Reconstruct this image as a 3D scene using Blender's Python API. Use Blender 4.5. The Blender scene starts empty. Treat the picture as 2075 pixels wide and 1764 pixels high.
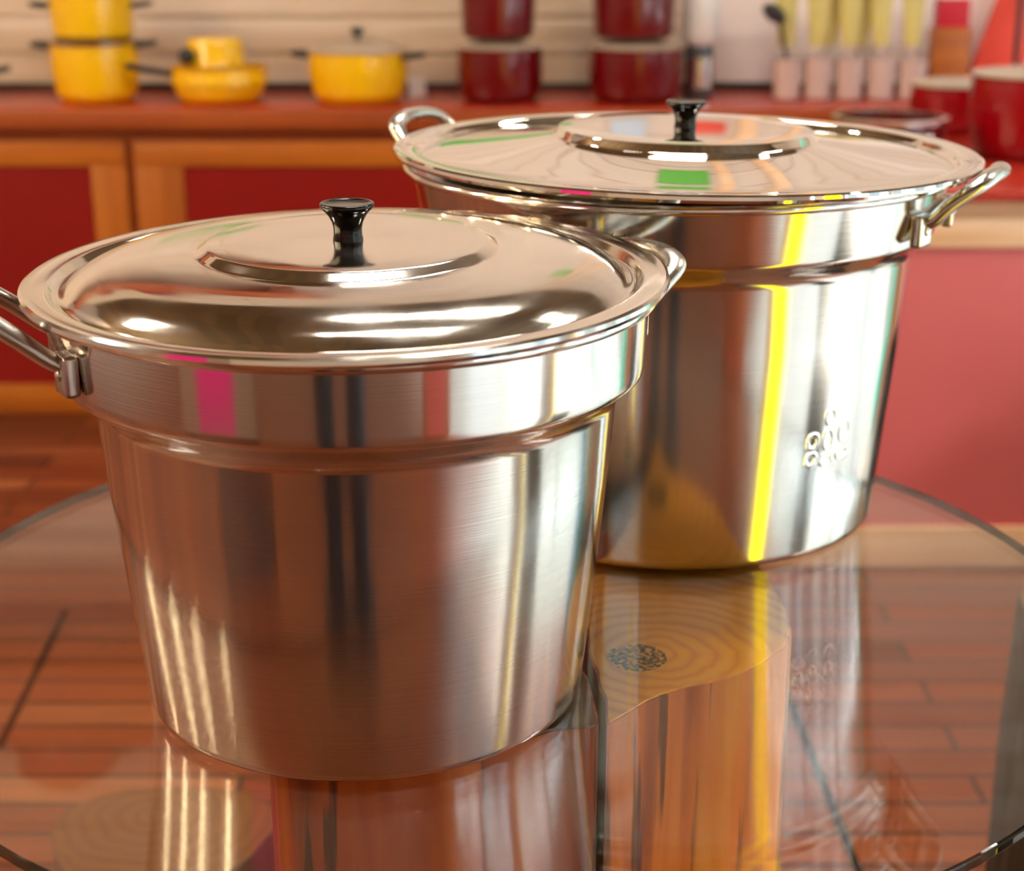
import bpy, bmesh, math, random
from mathutils import Vector, Matrix, noise

random.seed(7)
C = bpy.context.scene.collection
R = math.radians
PI = math.pi

# ------------------------------------------------------------------ camera numbers (metres)
FPX, PITCH, CAMZ = 3217.9, 0.3169, 1.2918
G = 0.774                      # top of the glass table


def ray(px, py):
    a = (px - 1037.5) / FPX
    b = -(py - 882.0) / FPX
    c, s = math.cos(PITCH), math.sin(PITCH)
    return Vector((a, c + b * s, -s + b * c))


def on_z(px, py, z):
    d = ray(px, py)
    return Vector((0, 0, CAMZ)) + d * ((z - CAMZ) / d.z)


def on_y(px, py, y):
    d = ray(px, py)
    return Vector((0, 0, CAMZ)) + d * (y / d.y)


# ------------------------------------------------------------------ materials
def srgb(r, g, b):
    f = lambda c: (c / 255) / 12.92 if c / 255 <= 0.04045 else ((c / 255 + 0.055) / 1.055) ** 2.4
    return (f(r), f(g), f(b), 1)


def new_mat(name):
    m = bpy.data.materials.new(name)
    m.use_nodes = True
    nt = m.node_tree
    return m, nt, nt.nodes['Principled BSDF']


def simple(name, col, rough=0.5, metal=0.0, coat=0.0, vary=0.06, scale=6, spec=0.5):
    m, nt, p = new_mat(name)
    n = nt.nodes.new('ShaderNodeTexNoise')
    n.inputs['Scale'].default_value = scale
    n.inputs['Detail'].default_value = 4
    tc = nt.nodes.new('ShaderNodeTexCoord')
    nt.links.new(tc.outputs['Object'], n.inputs['Vector'])
    r = nt.nodes.new('ShaderNodeValToRGB')
    r.color_ramp.elements[0].position = 0.3
    r.color_ramp.elements[1].position = 0.7
    r.color_ramp.elements[0].color = tuple(max(0, c * (1 - vary)) for c in col[:3]) + (1,)
    r.color_ramp.elements[1].color = tuple(min(1, c * (1 + vary)) for c in col[:3]) + (1,)
    nt.links.new(n.outputs['Fac'], r.inputs['Fac'])
    nt.links.new(r.outputs['Color'], p.inputs['Base Color'])
    p.inputs['Roughness'].default_value = rough
    p.inputs['Metallic'].default_value = metal
    p.inputs['Coat Weight'].default_value = coat
    p.inputs['Specular IOR Level'].default_value = spec
    return m


def aluminium(name, col, rough, aniso, streak=0.0, smudge=0.1, bump=0.0, mottled=0.0):
    m, nt, p = new_mat(name)
    L = nt.links
    p.inputs['Metallic'].default_value = 1
    p.inputs['Anisotropic'].default_value = aniso
    p.inputs['Anisotropic Rotation'].default_value = 0.25
    tg = nt.nodes.new('ShaderNodeTangent')
    tg.direction_type = 'RADIAL'
    tg.axis = 'Z'
    if aniso:
        L.new(tg.outputs['Tangent'], p.inputs['Tangent'])
    tc = nt.nodes.new('ShaderNodeTexCoord')
    # smudges: slow variation of the polish
    n = nt.nodes.new('ShaderNodeTexNoise')
    n.inputs['Scale'].default_value = 14
    n.inputs['Detail'].default_value = 5
    L.new(tc.outputs['Object'], n.inputs['Vector'])
    mr = nt.nodes.new('ShaderNodeMapRange')
    mr.inputs['From Min'].default_value = 0.35
    mr.inputs['From Max'].default_value = 0.7
    mr.inputs['To Min'].default_value = rough * (1 - smudge)
    mr.inputs['To Max'].default_value = rough * (1 + smudge)
    L.new(n.outputs['Fac'], mr.inputs['Value'])
    L.new(mr.outputs['Result'], p.inputs['Roughness'])
    # turned rings: fine streaks that run around the axis
    mp = nt.nodes.new('ShaderNodeMapping')
    mp.inputs['Scale'].default_value = (1.5, 1.5, 420)
    L.new(tc.outputs['Object'], mp.inputs['Vector'])
    s = nt.nodes.new('ShaderNodeTexNoise')
    s.inputs['Scale'].default_value = 3
    s.inputs['Detail'].default_value = 3
    L.new(mp.outputs['Vector'], s.inputs['Vector'])
    r = nt.nodes.new('ShaderNodeValToRGB')
    r.color_ramp.elements[0].position = 0.25
    r.color_ramp.elements[1].position = 0.75
    r.color_ramp.elements[0].color = tuple(c * (1 - streak) for c in col[:3]) + (1,)
    r.color_ramp.elements[1].color = tuple(col[:3]) + (1,)
    L.new(s.outputs['Fac'], r.inputs['Fac'])
    base = r.outputs['Color']
    if mottled:
        mx = nt.nodes.new('ShaderNodeMix')
        mx.data_type = 'RGBA'
        mx.blend_type = 'MULTIPLY'
        mx.inputs['Factor'].default_value = 1
        r2 = nt.nodes.new('ShaderNodeValToRGB')
        r2.color_ramp.elements[0].position = 0.3
        r2.color_ramp.elements[1].position = 0.62
        r2.color_ramp.elements[0].color = (1 - mottled,) * 3 + (1,)
        r2.color_ramp.elements[1].color = (1, 1, 1, 1)
        L.new(n.outputs['Fac'], r2.inputs['Fac'])
        L.new(base, mx.inputs['A'])
        L.new(r2.outputs['Color'], mx.inputs['B'])
        base = mx.outputs['Result']
    L.new(base, p.inputs['Base Color'])
    if bump:
        b = nt.nodes.new('ShaderNodeBump')
        b.inputs['Strength'].default_value = bump
        b.inputs['Distance'].default_value = 0.0006
        L.new((s if aniso else n).outputs['Fac'], b.inputs['Height'])
        L.new(b.outputs['Normal'], p.inputs['Normal'])
    return m


def wood(name, dark, mid, light, axis='X', scale=1.0, rough=0.45, crack=0.0, coat=0.0):
    """grain that runs along one axis of the object"""
    m, nt, p = new_mat(name)
    L = nt.links
    tc = nt.nodes.new('ShaderNodeTexCoord')
    mp = nt.nodes.new('ShaderNodeMapping')
    sc = {'X': (0.6, 9, 9), 'Y': (9, 0.6, 9), 'Z': (9, 9, 0.6)}[axis]
    mp.inputs['Scale'].default_value = tuple(v * scale for v in sc)
    L.new(tc.outputs['Object'], mp.inputs['Vector'])
    n = nt.nodes.new('ShaderNodeTexNoise')
    n.inputs['Scale'].default_value = 2.2
    n.inputs['Detail'].default_value = 8
    n.inputs['Distortion'].default_value = 0.8
    L.new(mp.outputs['Vector'], n.inputs['Vector'])
    r = nt.nodes.new('ShaderNodeValToRGB')
    e = r.color_ramp.elements
    e[0].position, e[0].color = 0.28, dark
    e[1].position, e[1].color = 0.75, light
    k = e.new(0.5)
    k.color = mid
    L.new(n.outputs['Fac'], r.inputs['Fac'])
    out = r.outputs['Color']
    if crack:
        mp2 = nt.nodes.new('ShaderNodeMapping')
        sc2 = {'X': (1.0, 46, 46), 'Y': (46, 1.0, 46), 'Z': (46, 46, 2.2)}[axis]
        mp2.inputs['Scale'].default_value = sc2
        L.new(tc.outputs['Object'], mp2.inputs['Vector'])
        n2 = nt.nodes.new('ShaderNodeTexNoise')
        n2.inputs['Scale'].default_value = 1.6
        n2.inputs['Detail'].default_value = 3
        L.new(mp2.outputs['Vector'], n2.inputs['Vector'])
        r2 = nt.nodes.new('ShaderNodeValToRGB')
        r2.color_ramp.elements[0].position = 0.36
        r2.color_ramp.elements[1].position = 0.42
        r2.color_ramp.elements[0].color = (1 - crack,) * 3 + (1,)
        r2.color_ramp.elements[1].color = (1, 1, 1, 1)
        L.new(n2.outputs['Fac'], r2.inputs['Fac'])
        mx = nt.nodes.new('ShaderNodeMix')
        mx.data_type = 'RGBA'
        mx.blend_type = 'MULTIPLY'
        mx.inputs['Factor'].default_value = 1
        L.new(out, mx.inputs['A'])
        L.new(r2.outputs['Color'], mx.inputs['B'])
        out = mx.outputs['Result']
    L.new(out, p.inputs['Base Color'])
    p.inputs['Roughness'].default_value = rough
    p.inputs['Coat Weight'].default_value = coat
    p.inputs['Coat Roughness'].default_value = 0.15
    b = nt.nodes.new('ShaderNodeBump')
    b.inputs['Strength'].default_value = 0.15
    b.inputs['Distance'].default_value = 0.002
    L.new(n.outputs['Fac'], b.inputs['Height'])
    L.new(b.outputs['Normal'], p.inputs['Normal'])
    return m


def planks(name, cols, width, length, seam, rough, axis='X', grain=0.35, seamw=0.003, upright=False):
    """boards side by side, every board its own tone, dark seams between"""
    m, nt, p = new_mat(name)
    L = nt.links
    tc = nt.nodes.new('ShaderNodeTexCoord')
    mp = nt.nodes.new('ShaderNodeMapping')
    if axis == 'Y':
        mp.inputs['Rotation'].default_value = (0, 0, R(90))
    if upright:
        mp.inputs['Rotation'].default_value = (R(-90), 0, 0)
    L.new(tc.outputs['Object'], mp.inputs['Vector'])
    br = nt.nodes.new('ShaderNodeTexBrick')
    br.offset = 0.37
    br.offset_frequency = 2
    br.inputs['Scale'].default_value = 1
    br.inputs['Brick Width'].default_value = length
    br.inputs['Row Height'].default_value = width
    br.inputs['Mortar Size'].default_value = seamw
    br.inputs['Mortar Smooth'].default_value = 0.2
    br.inputs['Color1'].default_value = (0, 0, 0, 1)
    br.inputs['Color2'].default_value = (1, 1, 1, 1)
    br.inputs['Mortar'].default_value = (0.5, 0.5, 0.5, 1)
    L.new(mp.outputs['Vector'], br.inputs['Vector'])
    r = nt.nodes.new('ShaderNodeValToRGB')
    e = r.color_ramp.elements
    e[0].color, e[1].color = cols[0], cols[-1]
    for i, c in enumerate(cols[1:-1]):
        k = e.new((i + 1) / (len(cols) - 1))
        k.color = c
    L.new(br.outputs['Color'], r.inputs['Fac'])
    mp2 = nt.nodes.new('ShaderNodeMapping')
    mp2.inputs['Scale'].default_value = (1.2, 22, 22)
    L.new(mp.outputs['Vector'], mp2.inputs['Vector'])
    n = nt.nodes.new('ShaderNodeTexNoise')
    n.inputs['Scale'].default_value = 2.5
    n.inputs['Detail'].default_value = 7
    n.inputs['Distortion'].default_value = 0.6
    L.new(mp2.outputs['Vector'], n.inputs['Vector'])
    r2 = nt.nodes.new('ShaderNodeValToRGB')
    r2.color_ramp.elements[0].position = 0.3
    r2.color_ramp.elements[1].position = 0.72
    r2.color_ramp.elements[0].color = (1 - grain,) * 3 + (1,)
    r2.color_ramp.elements[1].color = (1, 1, 1, 1)
    L.new(n.outputs['Fac'], r2.inputs['Fac'])
    mx = nt.nodes.new('ShaderNodeMix')
    mx.data_type = 'RGBA'
    mx.blend_type = 'MULTIPLY'
    mx.inputs['Factor'].default_value = 1
    L.new(r.outputs['Color'], mx.inputs['A'])
    L.new(r2.outputs['Color'], mx.inputs['B'])
    mx2 = nt.nodes.new('ShaderNodeMix')
    mx2.data_type = 'RGBA'
    L.new(br.outputs['Fac'], mx2.inputs['Factor'])
    L.new(mx.outputs['Result'], mx2.inputs['A'])
    mx2.inputs['B'].default_value = seam
    L.new(mx2.outputs['Result'], p.inputs['Base Color'])
    p.inputs['Roughness'].default_value = rough
    b = nt.nodes.new('ShaderNodeBump')
    b.inputs['Strength'].default_value = 0.3
    b.inputs['Distance'].default_value = 0.002
    b.invert = True
    L.new(br.outputs['Fac'], b.inputs['Height'])
    L.new(b.outputs['Normal'], p.inputs['Normal'])
    return m


def emitter(name, col, strength):
    m = bpy.data.materials.new(name)
    m.use_nodes = True
    nt = m.node_tree
    nt.nodes.clear()
    e = nt.nodes.new('ShaderNodeEmission')
    e.inputs['Color'].default_value = col
    e.inputs['Strength'].default_value = strength
    o = nt.nodes.new('ShaderNodeOutputMaterial')
    nt.links.new(e.outputs[0], o.inputs[0])
    return m


def clear_glass(name, tint, rough=0.0, ior=1.5):
    m = bpy.data.materials.new(name)
    m.use_nodes = True
    nt = m.node_tree
    nt.nodes.clear()
    t = nt.nodes.new('ShaderNodeBsdfTransparent')
    t.inputs['Color'].default_value = tint
    g = nt.nodes.new('ShaderNodeBsdfGlossy')
    g.inputs['Roughness'].default_value = rough
    f = nt.nodes.new('ShaderNodeFresnel')
    f.inputs['IOR'].default_value = ior
    mx = nt.nodes.new('ShaderNodeMixShader')
    o = nt.nodes.new('ShaderNodeOutputMaterial')
    geo = nt.nodes.new('ShaderNodeNewGeometry')
    # a ray that leaves the pane meets the same share of mirror as one that enters it
    iv = nt.nodes.new('ShaderNodeMapRange')
    iv.inputs['To Min'].default_value = ior
    iv.inputs['To Max'].default_value = 1 / ior
    nt.links.new(geo.outputs['Backfacing'], iv.inputs['Value'])
    nt.links.new(iv.outputs['Result'], f.inputs['IOR'])
    nt.links.new(f.outputs[0], mx.inputs['Fac'])
    nt.links.new(t.outputs[0], mx.inputs[1])
    nt.links.new(g.outputs[0], mx.inputs[2])
    nt.links.new(mx.outputs[0], o.inputs[0])
    return m


M = {}
M['pot'] = aluminium('brushed_aluminium', (0.80, 0.775, 0.74, 1), 0.13, 0.75, streak=0.10, smudge=0.12, bump=0.05)
M['lid_small'] = aluminium('polished_aluminium_worn', (0.83, 0.79, 0.73, 1), 0.12, 0.0, streak=0.04, smudge=0.55, mottled=0.12)
M['lid_large'] = aluminium('polished_aluminium', (0.86, 0.83, 0.79, 1), 0.035, 0.0, streak=0.02, smudge=0.3)
M['cast'] = aluminium('cast_aluminium', (0.60, 0.57, 0.52, 1), 0.28, 0.0, smudge=0.3, bump=0.5, mottled=0.15)
M['bakelite'] = simple('black_bakelite', (0.003, 0.003, 0.003, 1), 0.14, coat=0.0, scale=20, spec=0.4)
M['glass'] = clear_glass('table_glass', (0.965, 0.985, 0.975, 1), ior=1.44)
M['glass_edge'] = clear_glass('green_glass_edge', (0.16, 0.20, 0.18, 1), ior=1.5)
M['trunk'] = wood('trunk_side', srgb(150, 58, 4), srgb(236, 122, 14), srgb(246, 162, 40), 'Z', 1.2, 0.55, crack=0.75)
M['trunk_dark'] = wood('trunk_side_red', srgb(100, 28, 4), srgb(186, 80, 12), srgb(220, 118, 30), 'Z', 1.2, 0.5, crack=0.8)
M['stump'] = wood('stump_wood', srgb(84, 44, 16), srgb(104, 58, 22), srgb(120, 70, 30), 'Y', 0.8, 0.6)
M['bark'] = wood('dark_bark', srgb(16, 12, 10), srgb(38, 27, 20), srgb(70, 50, 36), 'Z', 2.5, 0.8)
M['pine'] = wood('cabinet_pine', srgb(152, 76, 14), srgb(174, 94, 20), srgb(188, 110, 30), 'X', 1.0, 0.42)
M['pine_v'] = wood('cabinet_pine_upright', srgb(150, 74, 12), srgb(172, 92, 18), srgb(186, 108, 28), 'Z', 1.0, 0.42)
M['pine_dark'] = wood('cabinet_pine_brown', srgb(126, 50, 8), srgb(150, 64, 10), srgb(166, 80, 16), 'X', 1.0, 0.5)  # reddish brown tone of the carcass and front edge
M['pine_lit'] = wood('cabinet_pine_lit', srgb(226, 178, 134), srgb(238, 196, 156), srgb(246, 212, 178), 'X', 0.8, 0.45)  # lit copy of the pine, window light put into its colour
M['red_lam'] = simple('red_laminate', srgb(132, 9, 7), 0.35, vary=0.05, scale=2)
M['red_lam_lit'] = simple('red_laminate_lit', srgb(212, 106, 106), 0.32, vary=0.04, scale=2)  # lit copy of the red laminate, paler for the window light on it
M['red_top'] = simple('red_worktop', srgb(170, 44, 30), 0.25, vary=0.06, scale=3)
M['yellow'] = simple('yellow_enamel', srgb(238, 188, 12), 0.22, coat=0.3, vary=0.03)
M['wine'] = simple('wine_red_enamel', srgb(98, 3, 10), 0.18, coat=0.4, vary=0.05)
M['red_enamel'] = simple('red_enamel', srgb(142, 4, 16), 0.2, coat=0.4, vary=0.05)
M['lidglass'] = simple('pot_lid_frosted', srgb(170, 150, 132), 0.25, spec=0.6)
M['steel'] = simple('steel_rim', (0.72, 0.7, 0.68, 1), 0.2, metal=1)
M['black'] = simple('black_plastic', (0.012, 0.011, 0.011, 1), 0.35)
M['grey'] = simple('dark_grey_plastic', (0.05, 0.05, 0.05, 1), 0.3)
M['blue'] = simple('pale_blue_plastic', srgb(120, 176, 226), 0.35)
M['seam'] = simple('dark_floor_strip', (0.02, 0.012, 0.008, 1), 0.8, spec=0.1)
M['white'] = simple('white_plastic', (0.78, 0.76, 0.72, 1), 0.35)
M['lime'] = simple('pale_lime_plastic', srgb(196, 180, 104), 0.4, vary=0.05)
M['mauve'] = simple('pale_mauve_plastic', srgb(196, 172, 164), 0.35, vary=0.04)
M['orange'] = simple('orange_red_silicone', srgb(222, 66, 44), 0.5)
M['crimson'] = simple('crimson_card', srgb(200, 16, 44), 0.5)
M['bristle'] = simple('red_bristle', srgb(214, 22, 18), 0.6)
M['slat'] = wood('slatwall_board', srgb(182, 158, 132), srgb(206, 186, 166), srgb(220, 204, 190), 'X', 0.5, 0.45)
M['floor'] = planks('plank_floor', [srgb(104, 46, 20), srgb(136, 62, 26), srgb(150, 74, 34), srgb(124, 56, 28), srgb(172, 100, 56)], 0.082, 1.15, srgb(34, 15, 8), 0.38, seamw=0.0045)
M['boards'] = planks('whitewashed_wall_boards', [srgb(216, 198, 186), srgb(224, 208, 198), srgb(230, 216, 208)], 0.13, 2.6, srgb(140, 104, 84), 0.6, grain=0.10, seamw=0.004, upright=True)
M['loft'] = planks('dark_loft_boards', [srgb(82, 62, 36), srgb(98, 74, 44), srgb(112, 86, 52)], 0.14, 2.4, srgb(40, 26, 16), 0.6, axis='Y', grain=0.2)
M['plaster'] = simple('warm_plaster', srgb(226, 212, 202), 0.7, vary=0.03, scale=1.5)
M['facade'] = planks('facade_across_street', [srgb(120, 128, 136), srgb(150, 150, 146), srgb(134, 150, 170)], 0.9, 2.2, srgb(90, 96, 100), 0.8, grain=0.1)
M['turq'] = simple('turquoise_paint', srgb(120, 214, 196), 0.35)
M['pave'] = simple('pale_paving', (0.72, 0.70, 0.66, 1), 0.8, vary=0.08, scale=2)
M['green'] = simple('green_card', srgb(92, 176, 60), 0.5)
M['panel'] = simple('white_wall_panel', srgb(240, 228, 224), 0.5, vary=0.03, scale=2)
M['notice'] = simple('pale_blue_card', srgb(190, 204, 226), 0.4)
M['pink'] = simple('hot_pink_cloth', srgb(255, 26, 136), 0.6)
M['beige'] = simple('beige_cloth', srgb(170, 138, 112), 0.7)
M['denim'] = simple('near_black', srgb(30, 30, 36), 0.5)
M['yellow_col'] = simple('yellow_painted_column', srgb(250, 214, 10), 0.4)
M['glow'] = emitter('yellow_standin_glow', (1, 0.76, 0.012, 1), 4.0)  # glow added for the yellow streak in the larger pot
M['tube'] = emitter('fluorescent_tube', (1, 0.93, 0.83, 1), 66)
M['streak_lamp'] = emitter('streak_tube_glow', (1, 0.80, 0.48, 1), 130)  # glow invented for the four golden streaks in the smaller pot
M['pane'] = clear_glass('window_pane', (0.97, 0.99, 0.98, 1))
M['tile'] = planks('pale_tile', [(0.36, 0.36, 0.355, 1), (0.46, 0.46, 0.46, 1)], 0.4, 0.4, (0.25, 0.24, 0.22, 1), 0.35, grain=0.08, seamw=0.006)


# ------------------------------------------------------------------ object helpers
def link(name, me, mat=None, parent=None, loc=(0, 0, 0), smooth=True, auto=40):
    o = bpy.data.objects.new(name, me)
    C.objects.link(o)
    if mat is not None:
        for mm in (mat if isinstance(mat, (list, tuple)) else [mat]):
            me.materials.append(mm)
    o.location = loc
    if parent is not None:
        o.parent = parent
    if smooth:
        for p in me.polygons:
            p.use_smooth = True
        try:
            me.set_sharp_from_angle(angle=R(auto))
        except Exception:
            pass
    return o


def bm_obj(name, bm, mat, parent=None, loc=(0, 0, 0), smooth=True, auto=40):
    bmesh.ops.recalc_face_normals(bm, faces=bm.faces[:])
    me = bpy.data.meshes.new(name)
    bm.to_mesh(me)
    bm.free()
    return link(name, me, mat, parent, loc, smooth, auto)


def tag(o, label, cat, group=None, kind=None):
    o['label'] = label
    o['category'] = cat
    if group:
        o['group'] = group
    if kind:
        o['kind'] = kind
    return o


def thing(name, label, cat, loc=(0, 0, 0), rotz=0, group=None):
    o = bpy.data.objects.new(name, None)
    o.empty_display_size = 0.05
    C.objects.link(o)
    o.location = loc
    o.rotation_euler = (0, 0, rotz)
    return tag(o, label, cat, group)


def struct(o):
    o['kind'] = 'structure'
    return o


def lathe(profile, seg=128, closed=True):
    """profile [(r, z)] turned round Z; closed joins the last point to the first"""
    bm = bmesh.new()
    rings = []
    for r, z in profile:
        if r < 1e-6:
            rings.append([bm.verts.new((0, 0, z))])
        else:
            rings.append([bm.verts.new((r * math.cos(2 * PI * i / seg), r * math.sin(2 * PI * i / seg), z)) for i in range(seg)])
    pairs = list(zip(rings, rings[1:]))
    if closed and len(rings[0]) > 1 and len(rings[-1]) > 1:
        pairs.append((rings[-1], rings[0]))
    for a, b in pairs:
        if len(a) == 1 and len(b) == 1:
            continue
        for i in range(seg):
            j = (i + 1) % seg
            if len(a) == 1:
                bm.faces.new((a[0], b[i], b[j]))
            elif len(b) == 1:
                bm.faces.new((a[i], b[0], a[j]))
            else:
                bm.faces.new((a[i], b[i], b[j], a[j]))
    return bm


def smooth_profile(pts, n=6):
    """Catmull-Rom through the points"""
    out = []
    P = [pts[0]] + list(pts) + [pts[-1]]
    for i in range(1, len(P) - 2):
        p0, p1, p2, p3 = (Vector(P[k]) for k in (i - 1, i, i + 1, i + 2))
        for k in range(n):
            t = k / n
            out.append(tuple(0.5 * ((2 * p1) + (p2 - p0) * t + (2 * p0 - 5 * p1 + 4 * p2 - p3) * t * t + (3 * p1 - p0 - 3 * p2 + p3) * t ** 3)))
    out.append(tuple(pts[-1]))
    return out


def sweep(bm, path, a, b, up=Vector((0, 0, 1)), seg=14, cap=True):
    """elliptic tube: half width a across (level), half height b"""
    path = [Vector(p) for p in path]
    rings = []
    for i, p in enumerate(path):
        t = (path[min(i + 1, len(path) - 1)] - path[max(i - 1, 0)]).normalized()
        u = up - t * up.dot(t)
        if u.length < 1e-4:
            u = Vector((1, 0, 0)) - t * t.x
        u.normalize()
        s = t.cross(u).normalized()
        aa = a(i / (len(path) - 1)) if callable(a) else a
        bb = b(i / (len(path) - 1)) if callable(b) else b
        rings.append([bm.verts.new(p + s * (aa * math.cos(2 * PI * k / seg)) + u * (bb * math.sin(2 * PI * k / seg))) for k in range(seg)])
    for r0, r1 in zip(rings, rings[1:]):
        for k in range(seg):
            j = (k + 1) % seg
            bm.faces.new((r0[k], r0[j], r1[j], r1[k]))
    if cap:
        bm.faces.new(rings[0][::-1])
        bm.faces.new(rings[-1])
    return bm


def add_box(bm, lo, hi, bevel=0.0, mat=None, seg=2):
    lo, hi = Vector(lo), Vector(hi)
    r = bmesh.ops.create_cube(bm, size=1)
    vs = r['verts']
    for v in vs:
        v.co = Vector([(lo[i] + hi[i]) / 2 + v.co[i] * (hi[i] - lo[i]) for i in range(3)])
        if mat is not None:
            pass
    if mat is not None:
        bmesh.ops.transform(bm, matrix=mat, verts=vs)
    if bevel:
        es = list({e for v in vs for e in v.link_edges})
        bmesh.ops.bevel(bm, geom=es, offset=bevel, segments=seg, affect='EDGES', profile=0.6)
    return bm


def box(name, lo, hi, mat, parent=None, bevel=0.0, loc=(0, 0, 0)):
    bm = bmesh.new()
    add_box(bm, lo, hi, bevel)
    return bm_obj(name, bm, mat, parent, loc, smooth=bevel > 0)


# ------------------------------------------------------------------ the room
XL, XR, YB, YF, ZC = -3.3, 3.3, 4.60, -3.6, 3.30
struct(box('floor', (XL - 0.1, YF - 0.1, -0.1), (XR + 0.1, YB + 0.1, 0), M['floor']))
struct(box('ceiling', (XL - 0.1, YF - 0.1, ZC), (XR + 0.1, YB + 0.1, ZC + 0.1), M['loft']))
struct(box('wall_left', (XL - 0.1, YF - 0.1, 0), (XL, YB + 0.1, ZC), M['plaster']))
struct(box('wall_front', (XL, YF - 0.1, 0), (XR, YF, ZC), M['plaster']))
bm = bmesh.new()                                   # slatwall: boards with a groove between
add_box(bm, (XL, YB + 0.012, 0), (XR, YB + 0.1, ZC))
k = 0
z = 0.02
while z < 1.25:
    add_box(bm, (XL, YB, z), (XR, YB + 0.02, z + 0.088), 0.004, seg=1)
    z += 0.1
wb = struct(bm_obj('wall_back', bm, M['slat'], smooth=False))
struct(box('trim_2', (XL, YB - 0.004, z), (XR, YB + 0.014, ZC), M['boards']))
for k_, xx in enumerate((0.66, 0.86)):
    struct(box('trim_%d' % (4 + k_), (xx, YB - 0.03, z), (xx + 0.05, YB - 0.0045, ZC), M['pine_lit']))
struct(box('trim_3', (1.32, -3.4, 0), (XR, 3.0, 0.006), M['tile']))

struct(box('trim_6', (0.55, YB - 0.004, 0.84), (2.6, YB + 0.001, z - 0.012), M['panel']))
# window wall on the right: head, short returns, posts and panes
WY0, WY1, WH = -2.4, 4.0, 2.45
bm = bmesh.new()
add_box(bm, (XR, YF, 0), (XR + 0.12, WY0, ZC))
add_box(bm, (XR, WY1, 0), (XR + 0.12, YB, ZC))
add_box(bm, (XR, WY0, WH), (XR + 0.12, WY1, ZC))
struct(bm_obj('wall_right', bm, M['plaster'], smooth=False))
posts = [-2.4, -1.0, 0.4, 1.8, 3.2, 4.0]
for i in range(len(posts) - 1):
    y0, y1 = posts[i], posts[i + 1]
    bm = bmesh.new()
    w = 0.05
    add_box(bm, (XR + 0.02, y0, 0), (XR + 0.10, y0 + w, WH))
    add_box(bm, (XR + 0.02, y1 - w, 0), (XR + 0.10, y1, WH))
    add_box(bm, (XR + 0.02, y0 + w, 0), (XR + 0.10, y1 - w, 0.06))
    add_box(bm, (XR + 0.02, y0 + w, WH - 0.06), (XR + 0.10, y1 - w, WH))
    fr = struct(bm_obj('window_%d' % (i + 1), bm, M['turq'] if i == 3 else M['white'], smooth=False))
    box('pane', (XR + 0.055, y0 + w, 0.06), (XR + 0.061, y1 - w, WH - 0.06), M['pane'], fr)
o = box('pavement', (XR + 0.13, -14, -0.12), (XR + 16, 16, -0.02), M['pave'])
struct(o)
struct(box('wall_outside', (XR + 5.5, -14, -0.02), (XR + 6.5, 16, 4.6), M['facade']))

# ------------------------------------------------------------------ base cabinets
CT = 0.82                                           # worktop height
CF = 4.12                                           # cabinet front


def X_at(px, py, y):
    return on_y(px, py, y).x


def Z_at(py, y):
    return on_y(1037, py, y).z


def cabinet(name, label, x0, x1, y0, y1, top, stile_l, stile_r, rail_t, rail_b, mats, plinth=0.0, group=None, gap=0.012):
    """x0..x1, front at y0: carcass, framed door with a flat red panel"""
    body, rail, stile, panel = mats
    t = thing(name, label, 'cabinet', ((x0 + x1) / 2, (y0 + y1) / 2, 0), 0, group)
    cx, cy = (x0 + x1) / 2, (y0 + y1) / 2
    f = lambda lo, hi: ((lo[0] - cx, lo[1] - cy, lo[2]), (hi[0] - cx, hi[1] - cy, hi[2]))
    box('carcass', *f((x0, y0 + 0.022, 0), (x1, y1, top)), body, t)
    d0, d1 = x0 + gap, x1 - gap
    zb, zt = 0.004 + plinth, top - 0.035
    pz0, pz1 = rail_b, rail_t
    px0, px1 = d0 + stile_l, d1 - stile_r
    door = box('door_panel', *f((px0 - 0.005, y0 + 0.008, pz0 - 0.005), (px1 + 0.005, y0 + 0.018, pz1 + 0.005)), panel, t)
    door['label'] = 'flat red door panel'
    box('rail', *f((d0, y0, pz1), (d1, y0 + 0.02, zt)), rail, t, 0.003)
    box('rail', *f((d0, y0, zb), (d1, y0 + 0.02, pz0)), rail, t, 0.003)
    box('stile', *f((d0, y0, pz0), (px0, y0 + 0.02, pz1)), stile, t, 0.003)
    box('stile', *f((px1, y0, pz0), (d1, y0 + 0.02, pz1)), stile, t, 0.003)
    return t


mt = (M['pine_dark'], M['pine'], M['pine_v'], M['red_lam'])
xa = X_at(268, 400, CF)                              # joint between the two units
zt, zb = Z_at(337, CF), Z_at(779, CF)
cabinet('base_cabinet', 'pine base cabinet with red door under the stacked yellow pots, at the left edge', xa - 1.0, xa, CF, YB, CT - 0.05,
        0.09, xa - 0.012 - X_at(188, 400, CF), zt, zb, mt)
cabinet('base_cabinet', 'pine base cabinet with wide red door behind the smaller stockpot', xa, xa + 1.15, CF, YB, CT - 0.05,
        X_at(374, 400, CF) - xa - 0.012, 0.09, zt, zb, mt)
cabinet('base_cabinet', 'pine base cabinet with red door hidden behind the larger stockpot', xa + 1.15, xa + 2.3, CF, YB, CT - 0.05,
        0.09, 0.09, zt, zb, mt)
t = thing('worktop', 'long red worktop with wooden front edge under the yellow pots', 'worktop', (0, 4.36, CT - 0.05))
x0, x1 = xa - 1.0, xa + 4.0
box('slab', (x0, CF - 0.005 - 4.36, 0.001), (x1, YB - 4.36, 0.05), M['red_top'], t, 0.002)
e = box('edge_strip', (x0, CF - 0.022 - 4.36, 0.001), (x1, CF - 0.006 - 4.36, 0.05), M['pine_dark'], t, 0.003)
e['label'] = 'brown wooden front edge'
struct(box('trim_1', (x0, YB - 0.012, CT), (x1, YB, CT + 0.018), M['black']))

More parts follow.
